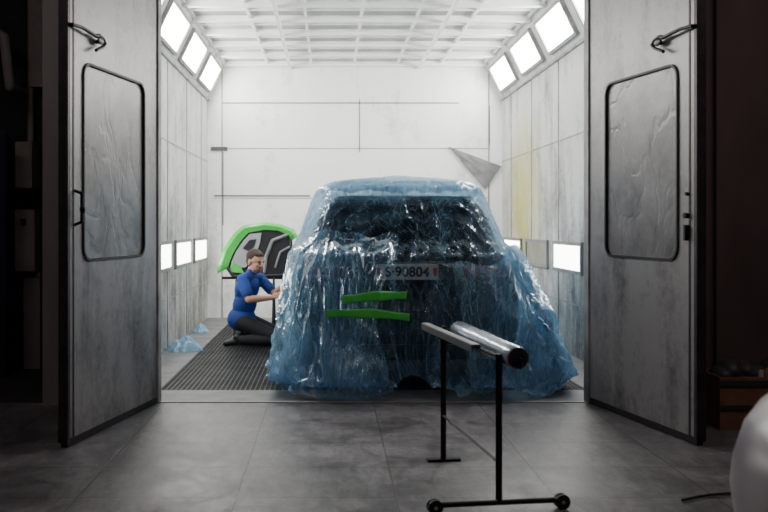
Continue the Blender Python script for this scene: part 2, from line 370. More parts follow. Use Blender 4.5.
# ------------------------------------------------------------ doors
def rrect(x0,x1,z0,z1,r,n=6):
    pts=[]
    for cx,cz,a0 in ((x1-r,z1-r,0),(x0+r,z1-r,90),(x0+r,z0+r,180),(x1-r,z0+r,270)):
        for k in range(n+1):
            a=math.radians(a0+90*k/n); pts.append((cx+r*math.cos(a),cz+r*math.sin(a)))
    return pts
def door(name,hinge,near,sgn):
    hinge=V(hinge);near=V(near); d=near-hinge; L=d.length; d.normalize()
    nr=V((-d.y,d.x,0));
    if nr.x*sgn<0: nr=-nr
    T=Matrix(((d.x,nr.x,0,hinge.x),(d.y,nr.y,0,hinge.y),(0,0,1,0),(0,0,0,1)))
    H=3.44; th=.045
    wx0,wx1,wz0,wz1=.26,L-.22,1.17,2.46
    q=B(); z0=.03
    q.box((.0,-th,z0),(wx0,0,H),'doormetal',T=T); q.box((wx1,-th,z0),(L-.02,0,H),'doormetal',T=T)
    q.box((wx0,-th,z0),(wx1,0,wz0),'doormetal',T=T); q.box((wx0,-th,wz1),(wx1,0,H),'doormetal',T=T)
    q.box((L-.02,-th-.008,z0),(L+.02,.012,H),'dooredge',.004,T=T)
    q.box((L-.09,.0,z0),(L-.075,.004,H),'dooredge',T=T)
    q.box((0,-th+.01,.004),(L+.01,.006,.05),'gasket',T=T)
    q.box((wx0-.0,-.04,wz0-.0),(wx1+.0,-.008,wz1+.0),'winfoil',T=T)
    leaf=q.obj(name,keep=True)
    g=B(); outer=rrect(wx0-.008,wx1+.008,wz0-.008,wz1+.008,.10); inner=rrect(wx0+.008,wx1-.008,wz0+.008,wz1-.008,.085)
    n=len(outer)
    for k in range(n):
        a,b=outer[k],outer[(k+1)%n]; c,e=inner[(k+1)%n],inner[k]
        g.poly([T@V((a[0],.012,a[1])),T@V((b[0],.012,b[1])),T@V((c[0],.012,c[1])),T@V((e[0],.012,e[1]))],'gasket')
        g.poly([T@V((a[0],0,a[1])),T@V((b[0],0,b[1])),T@V((b[0],.012,b[1])),T@V((a[0],.012,a[1]))],'gasket')
        g.poly([T@V((e[0],.012,e[1])),T@V((c[0],.012,c[1])),T@V((c[0],-.01,c[1])),T@V((e[0],-.01,e[1]))],'gasket')
    for (cx,cz) in ((wx0,wz0),(wx0,wz1),(wx1,wz0),(wx1,wz1)):
        sx=1 if cx==wx0 else -1; sz=1 if cz==wz0 else -1
        arc=[(cx+sx*(.09-.09*math.cos(math.radians(a))),cz+sz*(.09-.09*math.sin(math.radians(a)))) for a in range(0,91,15)]
        for a,b in zip(arc[:-1],arc[1:]):
            g.poly([T@V((cx,-.001,cz)),T@V((a[0],-.001,a[1])),T@V((b[0],-.001,b[1]))],'doormetal')
    g.obj('window_gasket',parent=leaf,recalc=False)
    h=B(); zt=2.66
    h.cyl((L-.02,.0,zt),(L-.02,.035,zt),.016,'black',T=T)
    h.tube([(L+.0,.035,zt+.0),(L-.14,.038,zt+.005),(L-.26,.04,zt-.005),(L-.34,.042,zt-.012)],.012,'black',T=T)
    h.tube([(L-.32,.042,zt-.010),(L-.38,.042,zt+.004),(L-.44,.042,zt-.008),(L-.475,.042,zt-.035),(L-.44,.042,zt-.062),(L-.38,.042,zt-.085),(L-.33,.042,zt-.105)],.012,'black',T=T)
    h.ell((L-.40,.042,zt-.028),(.05,.010,.028),'black',T=T)
    h.cyl((L-.42,0,zt-.03),(L-.42,.04,zt-.03),.014,'black',T=T)
    h.obj('lever_handle',parent=leaf,smooth=True)
    h=B()
    if sgn>0:
        h.tube([(L-.10,.0,1.62),(L-.10,.05,1.60),(L-.10,.05,1.42),(L-.10,.0,1.40)],.010,'black',T=T); h.ell((L-.10,.055,1.5),(.018,.018,.03),'black',T=T)
    else:
        h.cyl((L-.10,0,1.46),(L-.10,.03,1.46),.018,'black',T=T); h.box((L-.11,0,1.30),(L-.09,.03,1.40),'black',T=T)
        h.cyl((L-.10,0,1.60),(L-.10,.02,1.60),.012,'black',T=T)
    h.obj('pull_handle',parent=leaf)
    h=B()
    for zz in (.4,1.5,2.9): h.cyl((-.012,-.02,zz),(-.012,-.02,zz+.16),.016,'black',T=T)
    h.obj('hinges',parent=leaf)
    return leaf
door('door_1',(-1.36,7.52,0),(-1.65,6.03,0),1)
door('door_2',(2.04,7.52,0),(2.325,6.08,0),-1)
# ------------------------------------------------------------ SUV
CX,Y0=.64,7.97
car=empty('car',(CX,Y0+2.3,0))
st=[ # dy, w, zbottom, zbelt, wroof, zroof
 (.00,.78,.42,.60,.74,.64),(.03,.90,.32,.62,.84,.68),(.08,.94,.28,.86,.86,.92),(.11,.95,.26,.98,.84,1.06),(.15,.955,.26,1.02,.78,1.13),
 (.30,.96,.25,1.04,.72,1.40),(.42,.96,.25,1.05,.70,1.58),(.52,.96,.25,1.05,.69,1.635),(.9,.965,.25,1.05,.69,1.67),(1.5,.965,.25,1.04,.69,1.69),(2.2,.965,.25,1.03,.68,1.67),(2.7,.96,.25,1.02,.67,1.60),
 (3.1,.955,.25,1.01,.68,1.34),(3.4,.95,.25,1.0,.74,1.09),(3.7,.95,.25,.96,.74,1.04),(4.2,.93,.26,.90,.72,.95),(4.45,.88,.30,.80,.68,.86),(4.58,.78,.36,.62,.62,.68)]
c=B(); P=[]
for (dy,w_,zb,zl,wr,zr) in st:
    half=[(w_*.80,zb),(w_*.97,zb+.08),(w_,zb+(zl-zb)*.45),(w_*.99,zl-.10 if zl>.8 else zl-.05),(w_*.95,zl),(w_*.93,zl+.02),(wr+.02,zr-.05),(wr*.9,zr-.005),(wr*.4,zr+.01)]
    row=[(0,zb)]+half+[(0,zr+.015)]+[(-a,b) for a,b in reversed(half)]
    P.append([V((CX+a,Y0+dy,b)) for a,b in row])
rows=c.grid(P,'carpaint',close=True)
c.bm.faces.new(rows[0]); c.bm.faces.new(list(reversed(rows[-1])))
gi=c.mi('glass'); c.bm.faces.ensure_lookup_table()
for f in c.bm.faces:
    m=f.calc_center_median()
    if 1.12<m.z<1.56 and abs(m.x-CX)>.66 and .5<m.y-Y0<3.2: f.material_index=gi
    if m.y-Y0>2.7 and m.y-Y0<3.4 and m.z>1.15: f.material_index=gi
body=c.obj('body',parent=car,smooth=True)
md=body.modifiers.new('sub','SUBSURF'); md.levels=2; md.render_levels=2
c=B()
c.grid([[V((CX+x_*(.70-.12*k),Y0+.095+.30*k+ .05*abs(x_)**3,1.13+.44*k)) for x_ in np.linspace(-1,1,13)] for k in np.linspace(0,1,6)],'glass')
c.obj('rear_window',parent=car,smooth=True)
c=B()
c.box((CX-.60,Y0+.32,1.60),(CX+.60,Y0+.58,1.65),'carpaint',.02); c.box((CX-.18,Y0+.315,1.605),(CX+.18,Y0+.33,1.62),'tail')
c.obj('roof_spoiler',parent=car)
c=B()
c.cyl((CX+.0,Y0+.12,1.12),(CX+.0,Y0+.09,1.12),.025,'black'); c.box((CX-.02,Y0+.08,1.13),(CX+.40,Y0+.095,1.15),'black')
c.obj('rear_wiper',parent=car)
for s_ in (-1,1):
    c=B()
    c.ell((CX+s_*.68,Y0+.085,.98),(.20,.06,.080),'tail',R=Matrix.Rotation(s_*.12,3,'Y')); c.ell((CX+s_*.72,Y0+.035,.97),(.11,.02,.018),'taillens')
    c.obj('tail_light',parent=car,smooth=True)
c=B()
c.box((CX-.86,Y0-.035,.44),(CX+.86,Y0+.12,.68),'carpaint',.05); c.box((CX-.80,Y0-.03,.30),(CX+.80,Y0+.12,.45),'blackpl',.04)
c.box((CX-.70,Y0-.045,.50),(CX-.45,Y0-.03,.535),'tail'); c.box((CX+.45,Y0-.045,.50),(CX+.70,Y0-.03,.535),'tail')
for s_ in (-1,1): c.cyl((CX+s_*.55,Y0-.05,.33),(CX+s_*.55,Y0+.1,.33),.045,'chrome')
c.box((CX-.34,Y0+.03,.90),(CX+.34,Y0+.09,1.06),'blackpl',.01); c.box((CX-.32,Y0+.02,1.082),(CX+.32,Y0+.08,1.10),'chrome',.005)
c.obj('rear_bumper',parent=car)
for s_ in (-1,1):
    c=B(); c.ell((CX+s_*.98,Y0+3.0,1.13),(.07,.06,.07),'carpaint'); c.cyl((CX+s_*.88,Y0+3.0,1.08),(CX+s_*.98,Y0+3.0,1.12),.02,'blackpl'); c.obj('side_mirror',parent=car,smooth=True)
    c=B(); c.ell((CX+s_*.66,Y0+4.42,.78),(.18,.12,.08),'whitepl'); c.obj('headlight',parent=car,smooth=True)
for s_ in (-1,1):
    for dy in (.92,3.72):
        c=B(); xo=CX+s_*.955; xi=CX+s_*.73; yy=Y0+dy
        prof=[(xi,.30),(xi+s_*.02,.345),(xi+s_*.06,.36),(xo-s_*.06,.36),(xo-s_*.02,.345),(xo,.30),(xo-s_*.015,.24)]
        c.grid([[V((px_,yy+r_*math.cos(a),.36+r_*math.sin(a))) for px_,r_ in prof] for a in np.linspace(0,2*math.pi,49)],'tyre')
        c.cyl((xo-s_*.05,yy,.36),(xo-s_*.03,yy,.36),.24,'blackpl',seg=32)
        for k in range(5):
            a=k*2*math.pi/5; c.cyl((xo-s_*.02,yy,.36),(xo-s_*.02,yy+.235*math.cos(a),.36+.235*math.sin(a)),.03,'rim')
        c.cyl((xo-s_*.04,yy,.36),(xo-s_*.0,yy,.36),.06,'rim')
        c.obj('wheel',parent=car,smooth=True)
pl=B(); pl.box((CX-.26,Y0-.012,.945),(CX+.26,Y0-.002,1.075),'plate',.004); pl.box((CX+.215,Y0-.016,.975),(CX+.25,Y0-.012,1.045),'platered'); pl.box((CX-.25,Y0-.016,.975),(CX-.215,Y0-.012,1.045),'platered')
pl.box((CX-.24,Y0-.002,.95),(CX+.24,Y0+.05,1.07),'blackpl')
pl.obj('licence_plate',parent=car)
cu=bpy.data.curves.new('plate_text','FONT'); cu.body='S·90804'; cu.size=.115; cu.align_x='CENTER'; cu.align_y='CENTER'; cu.extrude=.001; cu.offset=.0018
to=bpy.data.objects.new('plate_text',cu); bpy.context.collection.objects.link(to); cu.materials.append(M['blackpl'])
to.parent=car; to.location=V((CX-.0,Y0-.0165,1.008))-car.location; to.rotation_euler=(math.radians(90),0,0)
# ------------------------------------------------------------ masking film draped over the car
vk=[0,.08,.15,.19,.23,.40,.48,.58,.72,.90,1.0]
K=dict(z=[1.85,1.81,1.765,1.715,1.63,1.26,1.13,.92,.62,.06,.012],
 L=[.02,.33,.64,.735,.775,.91,.97,.99,1.01,1.05,1.14],
 R=[.02,.33,.60,.695,.735,.87,.96,1.03,1.15,1.32,1.42],
 yr=[9.0,8.66,8.38,8.28,8.24,8.01,7.89,7.84,7.79,7.70,7.60],
 yf=[9.3,9.9,10.4,10.7,10.9,11.6,12.3,12.6,12.72,12.84,12.9])
TN=2000; tv=np.linspace(0,1,TN+1); TB={}
for k_,vals in K.items():
    a=np.interp(tv,vk,vals); a=np.convolve(np.pad(a,12,mode='edge'),np.ones(25)/25,'valid'); TB[k_]=a.tolist()
def base(u,v):
    a=2*math.pi*u; i=int(min(1,max(0,v))*TN); z=TB['z'][i]; yr,yf=TB['yr'][i],TB['yf'][i]; cy=(yr+yf)/2; b=(yf-yr)/2
    ca,sa=math.cos(a),math.sin(a); n_=7.5-2.2*max(0,v-.6)/.4
    r=(abs(ca)**n_+abs(sa)**n_)**(-1/n_)
    hw=TB['R'][i] if ca>0 else TB['L'][i]
    return V((CX+hw*r*ca,cy+b*r*sa,z))
def ridge(p): return 1-2*abs(noise.noise(p))
def soft(p): return noise.noise(p)
def dens(p,extra=0):
    z=p.z; x=p.x
    if p.y>8.7 and z<1.6: d=.36
    elif z>1.62: d=.42
    elif z>1.2:
        d=.015+.28*max(0,min(1,(abs(x-.62)-.62)/.2))+.25*max(0,(z-1.55)/.08)
    else:
        L_=max(0,min(1,(.34-x)/.15)); R_=max(0,min(1,(x-1.2)/.25))
        d=.015+.14*L_+.18*R_+.16*max(0,min(1,(.40-z)/.35))
    d+=.24*max(0,noise.noise(V((p.x*6,p.y*6,p.z*.8)))) 
    return max(.015,min(.9,d+extra))
def film_patch(bm,u0,u1,v0,v1,NU,NV,off,seed,amp,wrap=False,edge=0,extra=0,pinch=None):
    lay=bm.verts.layers.float_color.get('dens') or bm.verts.layers.float_color.new('dens')
    rows=[]
    for i in range(NV+1):
        row=[]
        for k in range(NU if wrap else NU+1):
            fu=k/NU; fv=i/NV
            u=u0+(u1-u0)*fu
            if pinch: u=pinch(u,fv,u0,u1)
            ve=v1
            pb=base(u,.7)
            if pb.y<8.3:
                if wrap: ve-=.13*math.exp(-((pb.x-.66)/.18)**4)
                ve-=edge*.5*(1+noise.noise(V((pb.x*7,seed,0))))
            vs=v0+ (edge*.6*noise.noise(V((pb.x*5,seed+3,0))) if edge and v0>0.1 else 0)
            v=vs+(ve-vs)*fv
            p=base(u,v); du=base(u+.002,v)-base(u-.002,v); dv=base(u,min(1,v+.004))-base(u,max(0,v-.004))
            nn=du.cross(dv); 
            if nn.length<1e-9: nn=V((0,0,1))
            nn.normalize()
            c_=V((CX,9.8,.6))
            if nn.dot(p-c_)<0: nn=-nn
            A=amp*(.005+.009*min(1,v/.25)+.016*max(0,min(1,(v-.42)/.08))+.105*max(0,(v-.42)/.58)**1.1)
            if v>.86: nn=V((nn.x,nn.y,max(0,nn.z)*.6)) 
            s=V((seed,seed*1.7,0))
            wz=p.z+ .25*noise.noise(p*1.5+s)
            dg_=(p.z-1.1)*1.6*noise.noise(V((p.x*1.1,p.y*1.1,seed)))
            n1=soft(V((p.x*3.2,p.y*3.2,wz*.5))+s)*1.3; n2=ridge(V(((p.x+dg_)*8,p.y*8,wz*.6))+s*2); n3=ridge(V(((p.x-dg_)*18,p.y*18,wz*1.1))+s*3)
            dsp=A*(.9*n1+.80*n2+.34*n3-.2)
            if p.y>9.5 and v<.5: dsp*=.7
            p=p+nn*(off+max(-.02,dsp))
            if v>.86: p.z=p.z+ .055*max(0,n2)*(1-abs(v-.93)/.07 if abs(v-.93)<.07 else 0)
            p.z=max(.005+.02*abs(n3),p.z)
            vt=bm.verts.new(p); d=dens(p,extra); vt[lay]=(d,d,d,1); row.append(vt)
        rows.append(row)
    for a,b in zip(rows[:-1],rows[1:]):
        k=len(a)
        for j_ in range(k if wrap else k-1):
            f=bm.faces.new((a[j_],a[(j_+1)%k],b[(j_+1)%k],b[j_])); f.smooth=True
    if v0==0: bm.faces.new(rows[0])
fb_=B(); fb_.mi('film')
film_patch(fb_.bm,0,1,0,1,960,160,.012,3.1,1.0,wrap=True,edge=.015)
def pin(u,fv,u0,u1):
    c_=(u0+u1)/2+.006; k=1-.45*math.sin(math.pi*min(1,fv*.9))**2
    return c_+(u-c_)*k
film_patch(fb_.bm,.60,.738,.38,1.0,160,120,.040,11.3,1.25,edge=.05,extra=.12,pinch=pin)
film_patch(fb_.bm,.805,.90,.50,1.0,120,90,.035,23.3,1.25,edge=.06,extra=.12)
film_patch(fb_.bm,.60,.90,.08,.225,260,36,.014,31.3,1.2,edge=.03,extra=.06)
film_patch(fb_.bm,.87,1.10,.45,1.0,130,70,.045,41.3,1.3,edge=.04,extra=.08)
dg=BVHTree.FromBMesh(fb_.bm)
film=fb_.obj('masking_film',recalc=True)
def tape(x0,x1,z0,z1,h,sag,name):
    N=40; q=B(); P=[]
    for r_ in range(5):
        row=[]
        for k in range(N+1):
            t_=k/N; x=x0+(x1-x0)*t_; z=z0+(z1-z0)*t_-sag*math.sin(math.pi*t_)+h*(r_/4-.5)*(1-.15*math.sin(9*t_))
            hit=dg.ray_cast(V((x,7.0,z)),V((0,1,0)))
            row.append([x,hit[0].y if hit[0] else 7.8,z])
        P.append(row)
    A=np.array(P); 
    ys=np.min(A[:,:,1],axis=0); ys=np.array([min(ys[max(0,i-2):i+3]) for i in range(N+1)])
    ys=np.convolve(np.pad(ys,3,mode='edge'),np.ones(7)/7,'valid')
    A[:,:,1]=ys[None,:]-.008
    q.grid([[V(p) for p in r_] for r_ in A],'tape')
    o=q.obj(name,parent=film); sd=o.modifiers.new('s','SOLIDIFY'); sd.thickness=.002
tape(.10,.62,.80,.83,.072,-.012,'tape_strip')
tape(-.03,.64,.69,.655,.066,-.02,'tape_strip')
# ------------------------------------------------------------ film roll stand
stand=empty('film_roll_stand',(.74,5.2,0))
nearP=V((.825,4.69,0)); farP=V((.673,5.70,0)); ax=(nearP-farP).normalized(); pr=V((-ax.y,ax.x,0)); 
if pr.x<0: pr=-pr
q=B()
def sq(p0,p1,r,m='black'): q.cyl(p0,p1,r*1.25,m,seg=4)
sq(nearP+V((0,0,.04)),nearP+V((0,0,.77)),.013); sq(farP+V((0,0,.0)),farP+V((0,0,.80)),.013)
q.tube([farP+V((0,0,.27)),nearP+V((0,0,.24))],.008,'black')
q.obj('posts',parent=stand)
q=B()
a=nearP-pr*.322+V((0,0,.045)); b=nearP+pr*.322+V((0,0,.045))
q.cyl(a,b,.014,'black')
for e_ in (a,b):
    for s_ in (-1,1):
        q.cyl(e_+ax*(s_*.022)+V((0,0,-.008)),e_+ax*(s_*.010)+V((0,0,-.008)),.037,'blackpl',seg=28)
    q.cyl(e_-ax*.025+V((0,0,-.008)),e_+ax*.025+V((0,0,-.008)),.01,'chrome'); 
q.box((-.10,-.025,0),(.10,.025,.014),'black',T=Matrix.Translation(farP)@Matrix.Rotation(math.atan2(pr.y,pr.x),4,'Z'))
q.obj('feet',parent=stand,smooth=True)
q=B()
r0=V((.58,5.85,.80)); r1=V((.740,4.86,.79))
Tm=Matrix.Translation((r0+r1)/2)@(r1-r0).to_track_quat('X','Z').to_matrix().to_4x4(); Lb=(r1-r0).length/2
q.box((-Lb,-.022,-.005),(Lb,.022,.005),'frame',.002,T=Tm); q.box((-Lb,-.024,-.035),(Lb,-.018,.0),'black',T=Tm); q.box((-Lb,.018,-.035),(Lb,.024,.0),'black',T=Tm)
q.tube([V((.615,5.63,.785)),farP+V((0,0,.785))],.008,'black'); q.tube([nearP+V((0,0,.755)),V((.74,4.90,.78))],.008,'black')
q.obj('cutter_bar',parent=stand)
q=B()
f0=V((.755,5.64,.782)); f1=V((.905,4.62,.758)); dd=(f1-f0).normalized()
prof=[(0,.052),(.02,.056),(.25,.055),(.5,.058),(.8,.056),(.98,.057),(1.0,.050)]
Rq=dd.to_track_quat('Z','Y').to_matrix()
q.grid([[f0.lerp(f1,t_)+Rq@V((r_*math.cos(a),r_*math.sin(a),0)) for a in np.linspace(0,2*math.pi,37)] for t_,r_ in prof],'filmroll')
q.cyl(f1-dd*.004,f1+dd*.002,.052,'core',seg=32); q.cyl(f1,f1+dd*.02,.03,'blackpl',seg=24); q.cyl(f0+dd*.004,f0-dd*.002,.052,'core',seg=32)
q.obj('film_roll',parent=stand,smooth=True)
q=B()
q.tube([nearP+V((0,0,.74)),f1+dd*.03+V((0,0,-.04)),f1+dd*.03],.008,'black'); q.tube([farP+V((0,0,.77)),f0-dd*.03],.008,'black'); q.tube([f0-dd*.04,f1+dd*.035],.009,'black')
q.obj('roll_axle',parent=stand,smooth=True)
# ------------------------------------------------------------ man (kneeling, working on the car)
man=empty('man',(-.95,11.2,0))
prims=[]; mb=bmesh.new()
def cap(p0,p1,r0,r1,tag):
    p0=V(p0);p1=V(p1); prims.append(('c',np.array(p0),np.array(p1),r0,r1,tag))
    d=p1-p0; R=d.to_track_quat('Z','Y').to_matrix().to_4x4()
    r=bmesh.ops.create_cone(mb,cap_ends=True,segments=20,radius1=r0,radius2=r1,depth=d.length)
    X=Matrix.Translation((p0+p1)/2)@R
    for v in r['verts']: v.co=X@v.co
    for p,rr in ((p0,r0),(p1,r1)):
        s=bmesh.ops.create_uvsphere(mb,u_segments=20,v_segments=12,radius=rr)
        for v in s['verts']: v.co=v.co+p
def el(c_,rad,R,tag,geo=True):
    c_=V(c_); prims.append(('e',np.array(c_),np.array(R),np.array(rad),0,tag))
    if geo:
        s=bmesh.ops.create_uvsphere(mb,u_segments=28,v_segments=18,radius=1)
        for v in s['verts']: v.co=R@V((v.co[0]*rad[0],v.co[1]*rad[1],v.co[2]*rad[2]))+c_
Rt=Matrix.Rotation(math.radians(-28),3,'Z')
Rl=Matrix.Rotation(math.radians(-28),3,'Z')@Matrix.Rotation(math.radians(14),3,'Y')
el((-.975,11.2,.63),(.115,.18,.17),Rl,'shirt'); el((-1.0,11.2,.45),(.12,.16,.17),Rl,'shirt'); el((-1.035,11.2,.29),(.15,.18,.14),Rt,'shirt')
L_=Rt@V((0,1,0))
nb=V((-.93,11.185,.765))
rs=nb-L_*.17+V((0,0,-.035)); ls=nb+L_*.17+V((0,0,-.035))
cap(nb,rs,.062,.064,'shirt'); cap(nb,ls,.062,.064,'shirt')
cap(nb+V((-.01,0,.0)),nb+V((.012,-.01,.045)),.060,.056,'shirt')
cap(nb+V((0,0,.03)),nb+V((.03,-.02,.11)),.050,.050,'skin')
re=V((-.935,10.93,.52)); rw=V((-.69,11.0,.535))
le=V((-.67,11.22,.56)); lw_=V((-.52,11.14,.70))
cap(rs,rs.lerp(re,.72),.062,.060,'shirt'); cap(rs.lerp(re,.6),re,.043,.040,'skin'); cap(re,re.lerp(rw,.35),.040,.041,'skin'); cap(re.lerp(rw,.35),rw,.041,.026,'skin')
cap(ls,ls.lerp(le,.70),.062,.060,'shirt'); cap(ls.lerp(le,.6),le,.043,.040,'skin'); cap(le,le.lerp(lw_,.35),.040,.041,'skin'); cap(le.lerp(lw_,.35),lw_,.041,.026,'skin')
for hp,kn,an,toe in ((V((-1.02,11.10,.26)),V((-.65,10.99,.085)),V((-1.02,11.02,.075)),V((-1.19,11.04,.035))),(V((-.98,11.29,.26)),V((-.63,11.30,.085)),V((-1.0,11.30,.075)),V((-1.17,11.30,.035)))):
    cap(hp,kn+V((0,0,.03)),.095,.070,'pants'); cap(kn,an,.070,.050,'pants'); cap(kn+V((0,0,.03)),kn,.07,.075,'pants')
    cap(an,toe,.045,.034,'shoe'); cap(an+V((-.03,0,.01)),an+V((-.05,0,.03)),.045,.04,'shoe')
hc=V((-.88,11.14,.925))
Rh=Matrix.Rotation(math.radians(-42),3,'Z')@Matrix.Rotation(math.radians(12),3,'Y')
HS=1.09
F=Rh@V((1,0,0)); Lh=Rh@V((0,1,0)); U=Rh@V((0,0,1))
def H(f,l,u): return hc+(F*f+Lh*l+U*u)*HS
def hel(c_,rad,tag): el(c_,tuple(r*HS for r in rad),Rh,tag)
hel(H(-.005,0,.025),(.096,.076,.088),'skin'); hel(H(.030,0,-.035),(.062,.060,.080),'skin')
hel(H(.040,0,-.078),(.048,.050,.036),'beard'); hel(H(.068,0,-.088),(.022,.026,.020),'beard'); hel(H(.082,0,-.048),(.012,.025,.008),'beard')
hel(H(-.020,0,.040),(.093,.082,.083),'hair'); hel(H(.030,0,.075),(.055,.062,.030),'hair'); hel(H(-.04,0,-.005),(.06,.076,.06),'hair')
cap(H(.088,0,.012),H(.112,0,-.024),.009,.014,'skin'); hel(H(.100,0,-.028),(.012,.019,.010),'skin')
hel(H(.083,0,.022),(.012,.05,.009),'skin')
for s_ in (-1,1):
    hel(H(-.002,s_*.080,-.012),(.020,.010,.032),'skin'); hel(H(.065,s_*.035,-.022),(.022,.02,.018),'skin')
    hel(H(.088,s_*.032,.024),(.008,.018,.005),'hair')
hel(H(.090,0,-.063),(.010,.022,.006),'lips')
def hand(wr,d,pn,curl,side):
    d=V(d).normalized(); pn=(V(pn)-d*V(pn).dot(d)).normalized(); s=d.cross(pn)*side
    for k in (-1.2,-.4,.4,1.2): cap(wr+s*k*.010,wr+d*.088+s*k*.019,.013,.0125,'skin')
    for k,ln in ((1.2,.070),(.4,.080),(-.4,.074),(-1.2,.058)):
        p=wr+d*.088+s*k*.020; a=curl*.5; 
        for seg,fr in enumerate((.44,.31,.25)):
            dr=(d*math.cos(a)+pn*math.sin(a)).normalized(); q_=p+dr*ln*fr; cap(p,q_,.0092-.0008*seg,.0085-.0008*seg,'skin'); p=q_; a+=curl
    p=wr+d*.03+s*.022; q_=p+(d*.6+s*.7+pn*.35).normalized()*.042; cap(p,q_,.014,.011,'skin'); r_=q_+(d*.9+s*.15+pn*.4).normalized()*.032; cap(q_,r_,.011,.009,'skin')
hand(rw,(.85,.15,.35),(.3,.9,-.25),.55,1)
hand(lw_,(.30,-.30,.82),(.9,.1,-.3),.20,-1)
me=bpy.data.meshes.new('body'); mb.to_mesh(me); mb.free()
bo=bpy.data.objects.new('tmp_body',me); bpy.context.collection.objects.link(bo)
rm=bo.modifiers.new('r','REMESH'); rm.mode='VOXEL'; rm.voxel_size=.0062; rm.use_smooth_shade=True
smd=bo.modifiers.new('s','SMOOTH'); smd.factor=.5; smd.iterations=4
bpy.context.view_layer.update()
dgx=bpy.context.evaluated_depsgraph_get(); me2=bpy.data.meshes.new_from_object(bo.evaluated_get(dgx))
bpy.data.objects.remove(bo)
nf=len(me2.polygons); cen=np.zeros(nf*3); me2.polygons.foreach_get('center',cen); cen=cen.reshape(-1,3)
tags=['shirt','skin','pants','shoe','hair','beard','lips']; best=np.full(nf,1e9); mi=np.zeros(nf,int)
for pmt in prims:
    if pmt[0]=='c':
        _,a,b,r0_,r1_,tg=pmt; ab=b-a; t_=np.clip((cen-a)@ab/(ab@ab),0,1); d_=np.linalg.norm(cen-(a+t_[:,None]*ab),axis=1)-(r0_+(r1_-r0_)*t_)
    else:
        _,c0,R_,rad,_,tg=pmt; q_=((cen-c0)@R_)/rad; k_=np.linalg.norm(q_,axis=1); d_=(k_-1)*rad.min()
    ii=d_<best; best[ii]=d_[ii]; mi[ii]=tags.index(tg)
me2.materials.clear()
for tg in tags: me2.materials.append(M[tg])
me2.polygons.foreach_set('material_index',mi.astype(np.int32)); me2.polygons.foreach_set('use_smooth',np.ones(nf,bool))
bo=bpy.data.objects.new('figure',me2); bpy.context.collection.objects.link(bo); bo.parent=man; bo.location=-man.location
q=B()
for s_ in (-1,1): q.ell(H(.084,s_*.031,.006),(.008,.012,.006),'eye',R=Rh)
q.obj('eyes',parent=man,smooth=True)
man.location.x+=.01; man.scale=(1.06,1.06,1.06)
# ------------------------------------------------------------ car hatch part with green masking, on a trestle behind the man
tg_=empty('car_tailgate',(-.9,12.3,0))
YG=12.3; DX=-.04
outer=[(-1.42,.78),(-1.41,.90),(-1.34,1.10),(-1.20,1.30),(-1.08,1.40),(-.80,1.44),(-.60,1.41),(-.42,1.34),(-.38,1.24)]
inner=[(-1.27,.84),(-1.25,.92),(-1.20,1.04),(-1.10,1.20),(-1.01,1.30),(-.80,1.34),(-.63,1.33),(-.49,1.27),(-.46,1.20)]
q=B()
P=[]
for (ox,oz),(ix,iz) in zip(outer,inner):
    P.append([V((ox+DX,YG+.14,oz)),V((ox+.01+DX,YG+.03,oz)),V((ox*.6+ix*.4+DX,YG-.02,oz*.6+iz*.4)),V((ix+DX,YG,iz)),V((ix+DX,YG+.08,iz))])
q.grid(P,'green')
o=q.obj('green_masking',parent=tg_,smooth=True); o.modifiers.new('s','SOLIDIFY').thickness=.012
q=B()
back=[(x+DX,YG+.06,z) for x,z in inner]+[(-.44+DX,YG+.06,.78),(-1.20+DX,YG+.06,.74)]
q.poly([V(p) for p in back],'blackpl'); o=q.obj('panel_core',parent=tg_); o.modifiers.new('s','SOLIDIFY').thickness=.03
q=B()
gp=[(-1.24,.84),(-1.22,.93),(-1.17,1.05),(-1.07,1.20),(-.99,1.285),(-.84,1.30),(-.86,1.16),(-.92,1.02),(-1.04,.86)]
q.poly([V((x+DX,YG+.02,z)) for x,z in gp],'greyp'); o=q.obj('inner_panel',parent=tg_); o.modifiers.new('s','SOLIDIFY').thickness=.015
q=B()
q.poly([V((x+DX,YG+.0,z)) for x,z in [(-1.08,1.10),(-.99,1.21),(-.90,1.22),(-.93,1.12),(-1.0,1.06)]],'blackpl')
q.poly([V((x+DX,YG-.0,z)) for x,z in [(-1.24,.80),(-1.20,.93),(-1.10,.86),(-1.06,.78)]],'green')
q.tube([V((-.80+DX,YG,.80)),V((-.78+DX,YG,1.0)),V((-.70+DX,YG,1.20)),V((-.52+DX,YG,1.27))],.022,'frame')
q.tube([V((-.66+DX,YG,.86)),V((-.60+DX,YG,1.05)),V((-.48+DX,YG,1.12))],.014,'frame')
q.tube([V((-.46+DX,YG,1.20)),V((-.44+DX,YG,.76)),V((-1.20+DX,YG,.74)),V((-1.27+DX,YG,.84))],.02,'blackpl')
q.obj('window_frame',parent=tg_,smooth=True)
q=B()
for sx in (-1.2,-.72):
    q.tube([V((sx,YG-.25,.0+.015)),V((sx,YG,.72)),V((sx,YG+.3,.015))],.015,'black')
q.tube([V((-1.38,YG+.05,.72)),V((-.5,YG+.05,.72))],.018,'black')
q.obj('trestle',parent=tg_,smooth=True)
